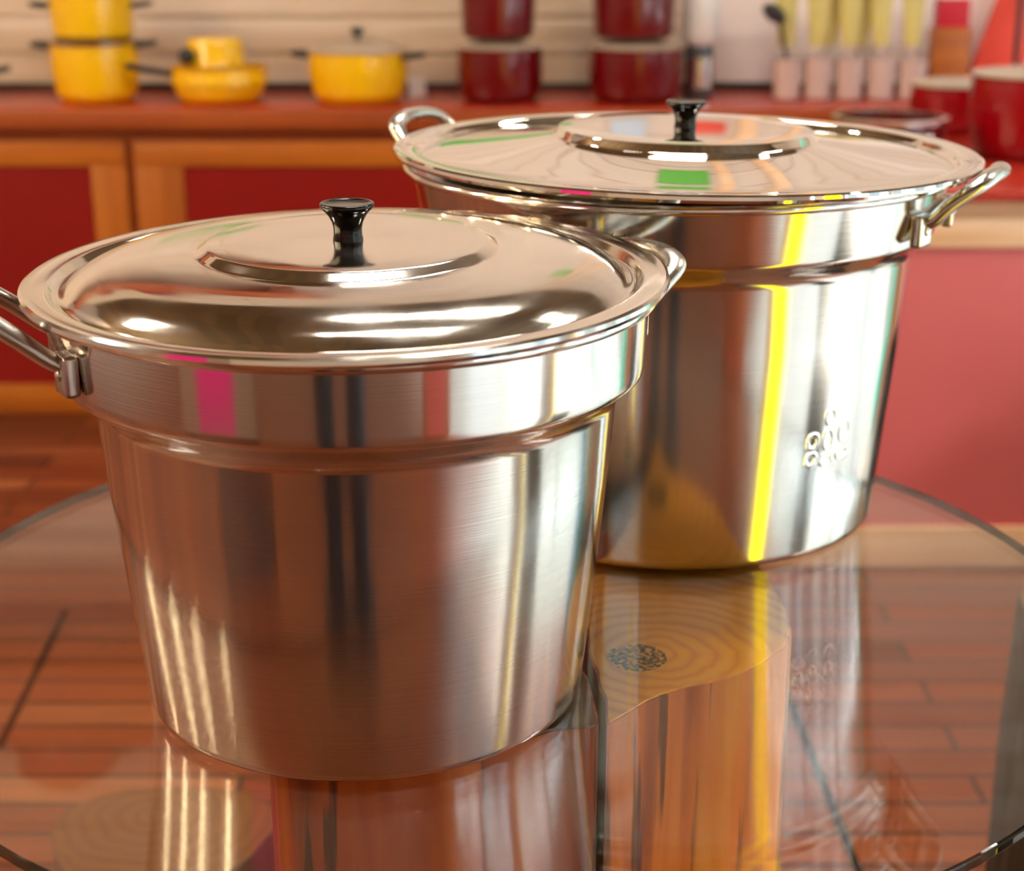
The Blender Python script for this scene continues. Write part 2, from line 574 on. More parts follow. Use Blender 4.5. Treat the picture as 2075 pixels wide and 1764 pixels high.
# nearer run of cabinet on the right
PF, PT = 3.05, 0.788
pxl = X_at(1560, 700, PF)
mt2 = (M['pine_lit'], M['pine_lit'], M['pine_lit'], M['red_lam_lit'])
cabinet('base_cabinet', 'nearer pine cabinet with red panel, window light put into its colours, right of the larger stockpot', pxl, pxl + 1.35, PF, CF - 0.03, PT - 0.02,
        X_at(1700, 700, PF) - pxl, 0.1, Z_at(502, PF), Z_at(1068, PF), mt2, gap=0.004)
t = thing('worktop', 'short red worktop carrying the red enamel pots at the right edge', 'worktop', (pxl + 0.67, 3.58, PT - 0.02))
box('slab', (-0.69, PF - 0.02 - 3.58, 0), (0.69, CF - 0.03 - 3.58, 0.02), M['red_top'], t, 0.003)


# ------------------------------------------------------------------ pots in the background
def enamel_pot(name, label, loc, r, h, mat, belly=0.0, rim=None, lid=None, knob=None, handles=None, group=None, cat='pot', bottom=0.02):
    t = thing(name, label, cat, loc, 0, group)
    w = 0.003
    b = bottom
    prof = [(0, 0), (r * 0.70, 0)]
    for i in range(1, 9):
        a = PI / 2 * i / 8
        prof.append((r * 0.70 + (r * 0.30 - 0.004 + belly * 0) * math.sin(a), b * 1.6 * (1 - math.cos(a))))
    prof += [(r + belly, h * 0.55), (r, h - 0.006), (r + 0.003, h - 0.003), (r + 0.003, h), (r - w, h), (r - w, h * 0.5), (r * 0.75, 0.006), (0, 0.006)]
    bm_obj('body', lathe(prof, 48, closed=False), mat, t)
    if lid:
        lm, lh = lid
        lp = [(0, h + lh), (r * 0.4, h + lh * 0.92), (r * 0.8, h + lh * 0.55), (r - 0.004, h + 0.008), (r + 0.005, h + 0.004), (r + 0.005, h + 0.001), (r - 0.01, h + 0.002), (0, h + lh - 0.005)]
        lo = bm_obj('cover', lathe(lp, 48, closed=False), lm, t)
        if knob:
            kp = [(0.006, h + lh - 0.001), (0.007, h + lh + 0.008), (0.017, h + lh + 0.016), (0.02, h + lh + 0.024), (0.014, h + lh + 0.032), (0, h + lh + 0.033)]
            bm_obj('knob', lathe([(0, h + lh - 0.001)] + kp, 24, closed=False), knob, lo)
    if rim:
        bm_obj('rim', lathe([(r - 0.006, h - 0.003), (r + 0.008, h - 0.003), (r + 0.009, h + 0.005), (r - 0.006, h + 0.006)], 48), rim, t)
    if handles:
        hm, ang, hz, ln, n = handles
        for q in range(n):
            a = ang + q * PI
            bm = bmesh.new()
            d = Vector((math.cos(a), math.sin(a), 0))
            if n == 1:
                sweep(bm, [d * (r - 0.001) + Vector((0, 0, hz)), d * (r + ln * 0.4) + Vector((0, 0, hz + 0.01)), d * (r + ln) + Vector((0, 0, hz + 0.025))], 0.012, 0.009)
            else:
                s = Vector((-d.y, d.x, 0))
                pts = smooth_profile([d * (r - 0.001) - s * 0.035 + Vector((0, 0, hz)), d * (r + ln * 0.7) - s * 0.033 + Vector((0, 0, hz + 0.004)),
                                      d * (r + ln) + Vector((0, 0, hz + 0.006)), d * (r + ln * 0.7) + s * 0.033 + Vector((0, 0, hz + 0.004)),
                                      d * (r - 0.001) + s * 0.035 + Vector((0, 0, hz))], 5)
                sweep(bm, pts, 0.008, 0.007)
            bm_obj('handle', bm, hm, t)
    return t


def at(px, y, z):
    """point at distance y and height z that the photograph shows at column px"""
    d = y * math.cos(PITCH) + (CAMZ - z) * math.sin(PITCH)
    return Vector(((px - 1037.5) / FPX * d, y, z))


YP = 4.30
lz = lambda py, y: Z_at(py, y)
enamel_pot('saucepan', 'yellow pot at the bottom of the two-pot stack, far left of the worktop', at(199, YP, CT), 0.113, Z_at(84, YP) - CT, M['yellow'], belly=0.002,
           rim=M['steel'], handles=(M['black'], 0.12, Z_at(92, YP) - CT, 0.045, 2), group=None, bottom=0.03)
zt1 = Z_at(84, YP) + 0.006
enamel_pot('saucepan', 'yellow pot stacked on top of another yellow pot, far left', at(190, YP, zt1), 0.108, 0.15, M['yellow'],
           handles=(M['black'], 0.12, 0.085, 0.045, 2), bottom=0.012)
enamel_pot('frying_pan', 'low wide yellow pan with a small yellow bowl upturned on it', at(447, YP, CT), 0.125, Z_at(134, YP) - CT, M['yellow'], belly=0.004,
           handles=(M['black'], R(205), 0.075, 0.12, 1), cat='pan', bottom=0.035)
zt2 = Z_at(134, YP) + 0.002
t = thing('bowl', 'small yellow bowl upturned on the low yellow pan', 'bowl', at(437, YP, zt2))
rr, hh = 0.076, Z_at(76, YP) - zt2
bm_obj('body', lathe([(rr, 0), (rr + 0.003, 0.003), (rr, 0.008), (rr - 0.001, hh * 0.7), (rr - 0.008, hh - 0.003), (rr - 0.014, hh), (0, hh), (0, hh - 0.004), (rr - 0.016, hh - 0.004), (rr - 0.004, hh * 0.6), (rr - 0.004, 0)], 48, closed=False), M['yellow'], t)
bm = bmesh.new()
bmesh.ops.create_uvsphere(bm, u_segments=20, v_segments=12, radius=0.022)
bm_obj('knob', bm, M['black'], t, loc=(-0.06, -0.075, hh * 0.42))
enamel_pot('saucepan', 'yellow pot with a lid and dark knob, rightmost of the yellow cookware', at(728, YP - 0.01, CT), 0.128, Z_at(103, YP) - CT, M['yellow'], belly=0.003,
           lid=(M['lidglass'], 0.03), knob=M['grey'], handles=(M['black'], R(170), Z_at(112, YP) - CT, 0.05, 2), bottom=0.03)
enamel_pot('saucepan', 'yellow saucepan cut off by the left edge, only its black handle in view', at(-165, YP, CT), 0.11, 0.09, M['yellow'],
           handles=(M['black'], 0.0, 0.06, 0.14, 1), bottom=0.03)
for px, ww, a, b in ((1013, 0.112, 'left', 'yellow pot'), (1287, 0.124, 'right', 'grey canister')):
    h1 = Z_at(96, YP) - CT
    enamel_pot('canister', 'wine red pot under a pale lid, beside the %s, bottom of its pair' % b, at(px, YP, CT), ww, h1, M['wine'], belly=0.002, bottom=0.02,
               lid=(M['lidglass'], 0.022))
    enamel_pot('canister', 'wine red pot stacked on the wine red pot next to the %s' % b, at(px - 4, YP, CT + h1 + 0.023), ww * 0.88, 0.17, M['wine'], bottom=0.012)

# price card beside the yellow pot
t = box('price_card', (-0.022, -0.001, 0), (0.022, 0.001, 0.05), M['white'], None, loc=at(846, 4.42, CT))
tag(t, 'small white price card standing right of the lidded yellow pot', 'card')

# dark canister with pale top
t = thing('thermos', 'tall flask with dark grey base and pale top, behind the large lid knob', 'flask', at(1414, 4.36, CT))
bm_obj('base', lathe([(0, 0), (0.036, 0), (0.038, 0.004), (0.038, 0.13), (0.034, 0.14), (0, 0.14)], 40, closed=False), M['grey'], t)
bm_obj('top', lathe([(0, 0.14), (0.036, 0.141), (0.05, 0.16), (0.052, 0.30), (0.04, 0.33), (0, 0.335)], 40, closed=False), M['white'], t)
bm_obj('band', lathe([(0.0385, 0.03), (0.040, 0.03), (0.040, 0.11), (0.0385, 0.11)], 40), M['steel'], t)


# utensils in pale tumblers
def tumbler(i, px, label):
    t = thing('tumbler', label, 'tumbler', at(px, 4.36, CT), 0, 'pale tumblers holding utensils')
    h = 0.105
    bm_obj('body', lathe([(0, 0), (0.030, 0), (0.034, 0.004), (0.041, h), (0.038, h), (0.031, 0.008), (0, 0.008)], 32, closed=False), M['mauve'], t)
    return t


def spatula(px, dx, lean, label, k):
    """handle down in the tumbler, broad pale head up"""
    p = at(px, 4.36, CT + 0.010)
    t = thing('spatula', label, 'spatula', p + Vector((dx, -0.016 if dx < 0 else 0.016, 0)), 0, 'lime utensils standing in tumblers')
    t.rotation_euler = (0, lean, 0)
    bm = bmesh.new()
    sweep(bm, [(0, 0, 0), (0, 0, 0.07), (0, 0, 0.14)], 0.007, 0.005, up=Vector((0, 1, 0)))
    bm_obj('handle', bm, M['mauve'], t)
    bm = bmesh.new()
    add_box(bm, (-0.036, -0.005, 0.125), (0.036, 0.005, 0.33), 0.004)
    for v in bm.verts:
        f = (v.co.z - 0.125) / 0.2
        v.co.x *= 0.55 + 0.45 * min(1, f * 2.2)
        v.co.y += 0.012 * math.sin(f * 2.5)
    bm_obj('head', bm, M['lime'], t)
    return t


names = ['nearest the flask', 'second from the flask', 'in the middle of the row', 'second from the red pots', 'nearest the red pots']
for i, px in enumerate((1592, 1655, 1718, 1781, 1844)):
    tumbler(i, px, 'pale mauve tumbler of utensils on the worktop, ' + names[i])
    spatula(px, -0.006, -0.02, 'lime spatula leaning left in the tumbler ' + names[i], i)
    if i in (1, 2):
        spatula(px, 0.012, 0.10, 'lime spatula leaning right in the tumbler ' + names[i], i)

# black ladle leaning among them
t = thing('ladle', 'black ladle leaning left out of the tumbler nearest the flask', 'ladle', at(1592, 4.36, CT + 0.010) + Vector((0.006, -0.02, 0)))
bm = bmesh.new()
sweep(bm, [(0, 0, 0), (-0.012, -0.004, 0.09), (-0.030, -0.012, 0.17), (-0.042, -0.02, 0.20)], 0.005, 0.004, up=Vector((0, 1, 0)))
bm_obj('handle', bm, M['black'], t)
bm = bmesh.new()
bmesh.ops.create_uvsphere(bm, u_segments=24, v_segments=14, radius=0.036)
for v in bm.verts:
    v.co.z *= 0.6
bmesh.ops.rotate(bm, verts=bm.verts, matrix=Matrix.Rotation(R(35), 3, 'Y'))
bm_obj('bowl', bm, M['black'], t, loc=(-0.055, -0.03, 0.215))

# red enamelware on the nearer worktop
YR = 3.45
enamel_pot('casserole', 'low dark red casserole with steel rim, just beyond the large lid', at(1797, YR, PT), 0.116, Z_at(240, YR) - PT, M['wine'], rim=M['steel'],
           handles=(M['steel'], R(100), 0.06, 0.04, 2), bottom=0.02, cat='casserole')
enamel_pot('saucepan', 'large red enamel pot cut off by the right edge, on the nearer worktop', at(2080, 3.50, PT), 0.13, Z_at(152, 3.5) - PT, M['red_enamel'], belly=0.006,
           lid=(M['lidglass'], 0.02), bottom=0.04)
enamel_pot('saucepan', 'dark red pot behind the large red enamel pot, right of the tumblers', at(1925, 3.92, PT), 0.10, Z_at(172, 3.92) - PT, M['red_enamel'], belly=0.004, lid=(M['lidglass'], 0.02), bottom=0.03)

# board, card and brush behind the red pots
t = thing('cutting_board', 'orange red cutting board leaning against the wall above the red pots', 'board', at(2012, 4.50, CT + 0.022), 0)
t.rotation_euler = (R(-6), R(14), 0)
bm = bmesh.new()
add_box(bm, (-0.075, -0.006, 0.0), (0.075, 0.006, 0.34), 0.012)
for v in bm.verts:
    v.co.x *= 1.0 - 0.35 * max(0, (v.co.z - 0.15) / 0.2)
bm_obj('board', bm, M['orange'], t)
bm_obj('hanging_ring', lathe([(0.012 + 0.003 * math.cos(a * PI / 4), 0.003 * math.sin(a * PI / 4)) for a in range(8)], 24), M['steel'], t, loc=(0, -0.009, 0.30))
t.children[-1].rotation_euler = (R(90), 0, 0)
t = thing('carton', 'small crimson carton on a brown stand above the dark red pot', 'carton', at(1915, 4.46, CT))
box('stand', (-0.05, -0.03, 0), (0.05, 0.03, Z_at(56, 4.44) - CT), M['pine'], t, 0.004)
box('carton', (-0.042, -0.028, Z_at(56, 4.44) - CT), (0.042, 0.028, Z_at(56, 4.44) - CT + 0.075), M['crimson'], t, 0.003)
t = thing('brush', 'red bristled brush in the upper right corner', 'brush', at(2050, 4.40, CT))
bm = bmesh.new()
sweep(bm, [(0, 0, 0), (0, 0, 0.2), (0, 0, 0.33)], 0.008, 0.008, up=Vector((0, 1, 0)))
bm_obj('handle', bm, M['black'], t)
bm = bmesh.new()
for i in range(70):
    a, el = random.uniform(0, 2 * PI), random.uniform(-0.9, 0.5)
    d = Vector((math.cos(a) * math.cos(el), math.sin(a) * math.cos(el), math.sin(el)))
    b0 = Vector((0, 0, 0.31 + random.uniform(0, 0.05)))
    sweep(bm, [b0, b0 + d * 0.03, b0 + d * 0.06], 0.0022, 0.0022, seg=5)
hb = bm_obj('bristles', bm, M['bristle'], t)
hb['kind'] = 'stuff'

# ------------------------------------------------------------------ glass table
TX, TY, TR = -0.0088, 1.1687, 0.464
GT = 0.008
prof = [(0, 0), (TR - 0.002, 0), (TR - 0.0006, 0.0006), (TR, 0.002), (TR, GT - 0.002), (TR - 0.0006, GT - 0.0006), (TR - 0.002, GT), (0, GT)]
bm = lathe(prof, 192, closed=False)
bmesh.ops.recalc_face_normals(bm, faces=bm.faces[:])
for f in bm.faces:
    f.material_index = 1 if f.calc_center_median().xy.length > TR - 0.0025 else 0
t = bm_obj('glass_tabletop', bm, [M['glass'], M['glass_edge']], loc=(TX, TY, G - GT), smooth=False)
tag(t, 'round clear glass tabletop carrying both stockpots', 'tabletop')


def trunk(name, label, poly, z0, z1, mat, topmat, flare=1.06, rough=0.004, seed=0):
    """upright log with an irregular outline, level sawn top"""
    cx = sum(p[0] for p in poly) / len(poly)
    cy = sum(p[1] for p in poly) / len(poly)
    t = thing(name, label, 'trunk', (cx, cy, z0))
    n = 220
    # resample outline
    P = [Vector((p[0] - cx, p[1] - cy)) for p in poly]
    seglen = [(P[(i + 1) % len(P)] - P[i]).length for i in range(len(P))]
    tot = sum(seglen)
    out = []
    for k in range(n):
        d = tot * k / n
        i = 0
        while d > seglen[i]:
            d -= seglen[i]
            i += 1
        out.append(P[i].lerp(P[(i + 1) % len(P)], d / seglen[i]))
    bm = bmesh.new()
    rows = 14
    rings = []
    for j in range(rows + 1):
        f = j / rows
        s = flare + (1 - flare) * f
        ring = []
        for k, q in enumerate(out):
            w = noise.noise(Vector((q.x * 40 + seed, q.y * 40, f * 1.2))) * rough + noise.noise(Vector((q.x * 9 + seed, q.y * 9, f * 2))) * rough * 2 * (1 - f)
            v = q * s * (1 + w / max(q.length, 0.05))
            ring.append(bm.verts.new((v.x, v.y, f * (z1 - z0))))
        rings.append(ring)
    for a, b in zip(rings, rings[1:]):
        for k in range(n):
            m2 = (k + 1) % n
            bm.faces.new((a[k], a[m2], b[m2], b[k]))
    bm.faces.new(rings[0][::-1])
    edge = [v.co.copy() for v in rings[-1]]
    bm.faces.new(rings[-1])
    bm_obj('log', bm, mat, t, auto=35)
    bm = bmesh.new()
    bt = 0.0015
    lo = [bm.verts.new((v.x * 0.985, v.y * 0.985, z1 - z0 + 0.0001)) for v in edge]
    hi = [bm.verts.new((v.x * 0.98, v.y * 0.98, z1 - z0 + bt)) for v in edge]
    for k in range(n):
        m2 = (k + 1) % n
        bm.faces.new((lo[k], lo[m2], hi[m2], hi[k]))
    bm.faces.new(hi)
    bm.faces.new(lo[::-1])
    c = bm_obj('cut_face', bm, topmat, t, auto=35)
    c['label'] = 'polished sawn end grain'
    return t


def rings_mat(name, dark, mid, light, centre, scale):
    m, nt, p = new_mat(name)
    L = nt.links
    tc = nt.nodes.new('ShaderNodeTexCoord')
    mp = nt.nodes.new('ShaderNodeMapping')
    mp.inputs['Location'].default_value = centre
    L.new(tc.outputs['Object'], mp.inputs['Vector'])
    w = nt.nodes.new('ShaderNodeTexWave')
    w.wave_type = 'RINGS'
    w.rings_direction = 'Z'
    w.inputs['Scale'].default_value = scale
    w.inputs['Distortion'].default_value = 5
    w.inputs['Detail'].default_value = 3
    w.inputs['Detail Scale'].default_value = 1.2
    L.new(mp.outputs['Vector'], w.inputs['Vector'])
    r = nt.nodes.new('ShaderNodeValToRGB')
    e = r.color_ramp.elements
    e[0].position, e[0].color = 0.0, dark
    e[1].position, e[1].color = 0.9, light
    k = e.new(0.25)
    k.color = mid
    L.new(w.outputs['Fac'], r.inputs['Fac'])
    L.new(r.outputs['Color'], p.inputs['Base Color'])
    p.inputs['Roughness'].default_value = 0.4
    return m


M['endgrain'] = rings_mat('end_grain', srgb(228, 130, 8), srgb(240, 146, 14), srgb(246, 156, 22), (0.03, 0.06, 0), 22)
M['endgrain2'] = rings_mat('end_grain_dark', srgb(108, 58, 16), srgb(116, 64, 18), srgb(120, 70, 22), (0.02, -0.04, 0), 16)
zt_ = G - GT - 0.0018
gb = lambda px, py: tuple(on_z(px, py, zt_).xy)
polyB = [gb(1232, 1462), gb(1290, 1432), gb(1340, 1405), gb(1400, 1388), (gb(1480, 1371)), gb(1545, 1345), gb(1590, 1312), gb(1604, 1280), gb(1590, 1225), gb(1565, 1180), gb(1540, 1140), gb(1500, 1095), gb(1400, 1060), gb(1280, 1065), gb(1215, 1110), gb(1180, 1200), gb(1195, 1330), gb(1222, 1400)]
tb = trunk('tree_trunk', 'cracked tree trunk section under the glass, its sawn top visible between the stockpots', polyB, 0, zt_ - 0.0016, M['trunk'], M['endgrain'], 1.05, 0.004, 3)
polyA = [gb(556, 1540), gb(620, 1556), gb(700, 1562), gb(800, 1560), gb(900, 1548), gb(953, 1535), gb(1040, 1503), gb(1120, 1476), gb(1214, 1470), gb(1200, 1400), gb(1172, 1330), gb(1150, 1230), gb(1000, 1180), gb(800, 1180), gb(640, 1240), gb(560, 1340), gb(540, 1450)]
ta = trunk('tree_trunk', 'reddish brown tree trunk with dark cracks under the glass, below the smaller stockpot', polyA, 0, zt_ - 0.0016, M['trunk_dark'], M['endgrain2'], 1.0, 0.002, 8)
# inked stamp on the sawn top
m, nt, p = new_mat('stamp_ink')
p.inputs['Base Color'].default_value = (0.012, 0.018, 0.008, 1)
tc = nt.nodes.new('ShaderNodeTexCoord')
v = nt.nodes.new('ShaderNodeTexNoise')
v.inputs['Scale'].default_value = 260
v.inputs['Detail'].default_value = 2
nt.links.new(tc.outputs['Object'], v.inputs['Vector'])
mr = nt.nodes.new('ShaderNodeMapRange')
mr.inputs['From Min'].default_value = 0.47
mr.inputs['From Max'].default_value = 0.53
mr.inputs['To Max'].default_value = 0.75
nt.links.new(v.outputs['Fac'], mr.inputs['Value'])
nt.links.new(mr.outputs['Result'], p.inputs['Alpha'])
s0 = on_z(1290, 1332, zt_)
o = bm_obj('ink_stamp', lathe([(0, 0), (0.0225, 0), (0.0225, 0.0002), (0, 0.0002)], 40, closed=False), m, tb, loc=(s0.x - tb.location.x, s0.y - tb.location.y, zt_))
o['label'] = 'round dark ink stamp'

# low stump and dark-barked log on the floor
c = on_z(325, 1690, 0.30)
circ = [(c.x + (0.125 + 0.012 * math.sin(3 * a)) * math.cos(a), c.y + (0.12 + 0.01 * math.cos(2 * a)) * math.sin(a)) for a in [2 * PI * i / 24 for i in range(24)]]
trunk('stump', 'low round stump stool on the floor at lower left, seen through the glass', circ, 0, 0.298, M['stump'], M['endgrain2'], 1.05, 0.003, 21)
c = on_z(2262, 1560, 0.35)
circ = [(c.x + 0.125 * math.cos(a), c.y + 0.13 * math.sin(a)) for a in [2 * PI * i / 24 for i in range(24)]]
trunk('stump', 'dark barked log standing on the floor at the lower right edge', circ, 0, 0.55, M['bark'], M['endgrain2'], 1.12, 0.006, 40)


# two thin dark strips let into the floor
for k_, (pa, pb) in enumerate((((1580, 1370), (1748, 1785)), ((134, 1236), (-2, 1515)))):
    a_, b_ = on_z(pa[0], pa[1], 0), on_z(pb[0], pb[1], 0)
    mid, dv = (a_ + b_) / 2, b_ - a_
    o = box('trim_%d' % (7 + k_), (-dv.length / 2, -0.006, -0.001), (dv.length / 2, 0.006, 0.0015), M['seam'], None, loc=(mid.x, mid.y, 0))
    o.rotation_euler = (0, 0, math.atan2(dv.y, dv.x))
    struct(o)

# ------------------------------------------------------------------ the two stockpots
def frame(c, az, z):
    """local axes at azimuth az (degrees, 0 = towards the camera side, 90 = +X)"""
    a = R(az - 90)
    d = Vector((math.cos(a), math.sin(a), 0))
    return d, Vector((-d.y, d.x, 0)), Vector((0, 0, z))


def pot_handle(parent, az, rb, z, mat, half=0.048, reach=0.068, rise=0.045):
    d, s, o = frame(None, az, z)
    P = lambda r, t, h: d * r + s * t + o + Vector((0, 0, h))
    rt = math.sqrt(rb * rb - half * half)               # where the straight chord meets the wall
    bm = bmesh.new()
    ctrl = [(rt + 0.004, -half, -0.001), (rt + 0.014, -half, 0.004), (rt + reach * 0.50, -half * 0.97, rise * 0.45), (rt + reach * 0.85, -half * 0.80, rise * 0.84), (rb + reach * 0.86, -half * 0.42, rise * 0.98),
            (rb + reach * 0.90, 0, rise), (rb + reach * 0.86, half * 0.42, rise * 0.98), (rt + reach * 0.85, half * 0.80, rise * 0.84), (rt + reach * 0.50, half * 0.97, rise * 0.45), (rt + 0.014, half, 0.004), (rt + 0.004, half, -0.001)]
    sweep(bm, [P(*c) for c in smooth_profile(ctrl, 7)], lambda f: 0.0072 + 0.0012 * math.sin(PI * f), lambda f: 0.0052 + 0.001 * math.sin(PI * f), seg=18)
    # curved strap against the wall
    n = 24
    th = math.asin(half / rb)
    rows = []
    for i in range(n + 1):
        a = -th + 2 * th * i / n
        q = lambda r, h: d * (r * math.cos(a)) + s * (r * math.sin(a)) + o + Vector((0, 0, h))
        dip = -0.004 + 0.010 * (1 - (a / th) ** 2)
        rows.append([bm.verts.new(q(rb + 0.0005, dip - 0.005)), bm.verts.new(q(rb + 0.006, dip - 0.004)), bm.verts.new(q(rb + 0.006, dip + 0.006)), bm.verts.new(q(rb + 0.0005, dip + 0.008))])
    for r0, r1 in zip(rows, rows[1:]):
        for k in range(4):
            j = (k + 1) % 4
            bm.faces.new((r0[k], r0[j], r1[j], r1[k]))
    bm.faces.new(rows[0])
    bm.faces.new(rows[-1][::-1])
    riv = []
    for sg in (-1, 1):
        a = sg * (th + 0.012)
        dd = d * math.cos(a) + s * math.sin(a)
        ss = Vector((-dd.y, dd.x, 0))
        mtx = Matrix(((dd.x, ss.x, 0, dd.x * rb), (dd.y, ss.y, 0, dd.y * rb), (0, 0, 1, z - 0.004), (0, 0, 0, 1)))
        add_box(bm, (0.0003, -0.011, -0.014), (0.010, 0.011, 0.012), 0.003, mtx, 3)
        riv.append(Matrix(((dd.x, ss.x, 0, dd.x * (rb + 0.010)), (dd.y, ss.y, 0, dd.y * (rb + 0.010)), (0, 0, 1, z - 0.005), (0, 0, 0, 1))))
    h = bm_obj('handle', bm, mat, parent, auto=50)
    h['label'] = 'cast aluminium loop handle'
    for mtx in riv:
        bm = bmesh.new()
        bmesh.ops.create_uvsphere(bm, u_segments=16, v_segments=10, radius=0.0042)
        for v in bm.verts:
            v.co.x *= 0.55
        bmesh.ops.transform(bm, matrix=mtx, verts=bm.verts)
        bm_obj('rivet', bm, mat, h)
    return h


def stockpot(label, x, y, rb, ra, zs, rs, rt, zt, seg=224):
    t = thing('stockpot', label, 'stockpot', (x, y, G))
    w = 0.002
    prof = [(0, 0.002), (rb - 0.016, 0.0012), (rb - 0.010, 0.0)]
    for i in range(7):
        a = PI / 2 * i / 6
        prof.append((rb - 0.008 + 0.008 * math.sin(a), 0.008 - 0.008 * math.cos(a)))
    z_l = zs - 0.020                                    # foot of the sloping ledge
    rl = rb + (ra - rb) * (z_l / zs)
    for f in (0.2, 0.4, 0.6, 0.8):
        prof.append((rb + (rl - rb) * f, 0.008 + (z_l - 0.012 - 0.008) * f))
    prof += [(rl - 0.0003, z_l - 0.004), (rl + 0.0006, z_l), (rl + 0.004, z_l + 0.006), (rl + (rs - rl) * 0.62, z_l + 0.0115), (rs - 0.0026, z_l + 0.0150), (rs - 0.0006, z_l + 0.0172), (rs, zs)]
    prof += [(rs + (rt - rs) * f, zs + (zt - zs) * f) for f in (0.1, 0.35, 0.65, 0.92)]
    for i in range(9):                                   # rolled rim
        a = -PI / 2 + PI * 1.35 * i / 8
        prof.append((rt + 0.0025 + 0.004 * math.cos(a), zt - 0.001 + 0.004 * math.sin(a)))
    prof += [(rt - w, zt), (rs - w, zs + 0.004), (rl - w, z_l), (rb - w - 0.002, 0.012), (rb - 0.014, 0.004), (0, 0.004)]
    b = bm_obj('body', lathe(prof, seg, closed=False), M['pot'], t, auto=60)
    return t, b


def pot_lid(label, x, y, z, r, dome, tx, ty, mat, name='pot_lid'):
    t = thing(name, label, 'lid', (x, y, z))
    t.rotation_euler = (math.atan(ty), -math.atan(tx), 0)
    # outer roll, flat flange, groove, dome, raised disc
    top = [(r - 0.0045, -0.0052), (r - 0.0012, -0.0046), (r, -0.0022), (r - 0.0005, 0.0004), (r - 0.0025, 0.0016), (r - 0.006, 0.0012)] + dome
    under = [(q[0], q[1] - 0.0014) for q in dome[::-1]] + [(r - 0.006, -0.0010), (r - 0.0045, -0.0030)]
    under[0] = (0, dome[-1][1] - 0.0014)
    pr = top + under
    o = bm_obj('lid_plate', lathe(pr, 224, closed=True), mat, t, auto=28)
    return t


def lid_knob(parent, z, rtop, h):
    s = rtop / 0.0179
    p = [(0.0100, 0), (0.0099, 0.0012), (0.0094, 0.0035), (0.0093, 0.008), (0.0103, 0.0125), (0.0126, 0.0170), (0.0158, 0.0208), (0.0174, 0.0222), (0.0179, 0.0236), (0.0177, 0.0250), (0.0168, 0.0256), (0.0150, 0.0250), (0.0132, 0.0243), (0.006, 0.0240)]
    q = [(0, 0)] + [(a * s, b * h / 0.0256) for a, b in p] + [(0, 0.0240 * h / 0.0256)]
    k = bm_obj('knob', lathe(q, 56, closed=False), M['bakelite'], parent, loc=(0, 0, z), auto=60)
    k['label'] = 'black flared knob with a dished top'
    return k


# smaller pot, front left
P1 = dict(x=-0.1029, y=1.0273)
p1, b1 = stockpot('smaller aluminium stockpot standing in front, at left on the glass table', P1['x'], P1['y'], 0.1526, 0.1752, 0.2371, 0.1915, 0.1933, 0.2845)
pot_handle(p1, -72, 0.1920, 0.2600, M['cast'])
pot_handle(p1, 120, 0.1920, 0.2570, M['cast'], reach=0.052, rise=0.028)
dome1 = smooth_profile([(0.2020, 0.0014), (0.1945, 0.0012), (0.1915, 0.0000)], 3) + smooth_profile([(0.1895, -0.0030), (0.1868, -0.0042), (0.1840, -0.0032), (0.1790, 0.0010), (0.1700, 0.0064), (0.1550, 0.0114), (0.1350, 0.0144), (0.1150, 0.0157), (0.1000, 0.0162)], 5) \
    + [(0.0992, 0.0163), (0.0975, 0.0172), (0.0930, 0.0202), (0.0915, 0.0210), (0.0900, 0.0213)] + [(0.07, 0.0215), (0.03, 0.0215), (0.016, 0.0212), (0, 0.0210)]
l1 = pot_lid('domed aluminium lid with black knob on the smaller front stockpot', P1['x'] - 0.0041, P1['y'] - 0.0011, G + 0.2948, 0.21, dome1, 0.0024, 0.0184, M['lid_small'])
lid_knob(l1, 0.0211, 0.0179, 0.0248)

# larger pot, behind at right
P2 = dict(x=0.1446, y=1.4022)
p2, b2 = stockpot('larger aluminium stockpot standing behind, at right on the glass table', P2['x'], P2['y'], 0.1882, 0.2097, 0.2657, 0.2249, 0.2339, 0.3105)
pot_handle(p2, 64, 0.2285, 0.2830, M['cast'], half=0.048, reach=0.052, rise=0.038)
pot_handle(p2, -122, 0.2285, 0.2830, M['cast'], half=0.048, reach=0.060, rise=0.052)
q = 0.2546
dome2 = smooth_profile([(q - 0.009, 0.0014), (q - 0.0175, 0.0010), (q - 0.0200, -0.0004)], 3) + smooth_profile([(q - 0.0220, -0.0036), (q - 0.025, -0.0050), (q - 0.028, -0.0042), (q - 0.040, -0.0018), (0.190, 0.0008), (0.160, 0.0042), (0.135, 0.0076), (0.1150, 0.0108)], 5) \
    + [(0.1145, 0.0110), (0.1135, 0.0120), (0.1115, 0.0168), (0.1105, 0.0180), (0.1090, 0.0184)] + [(0.08, 0.0186), (0.03, 0.0186), (0, 0.0185)]
l2 = pot_lid('wide polished lid with black knob on the larger rear stockpot', P2['x'] + 0.0063, P2['y'] - 0.0007, G + 0.3230, q, dome2, -0.0122, 0.0015, M['lid_large'])
lid_knob(l2, 0.0185, 0.0176, 0.0228)

# embossed maker's mark low on the right of the larger pot
bm = bmesh.new()


def wall_pt(az, zz, lift):
    rr = 0.1882 + (0.2097 - 0.1882) * zz / 0.2657 + lift
    a = R(az - 90)
    return Vector((rr * math.cos(a), rr * math.sin(a), zz))


def loop(a0, z0, ra, rz, start=0, end=360, thick=0.0026):
    pts = [wall_pt(a0 + ra * math.cos(R(k)), z0 + rz * math.sin(R(k)), 0.0002) for k in range(start, end + 1, 12)]
    sweep(bm, pts, thick, 0.0004, up=(wall_pt(a0, z0, 1) - wall_pt(a0, z0, 0)).normalized(), seg=8)


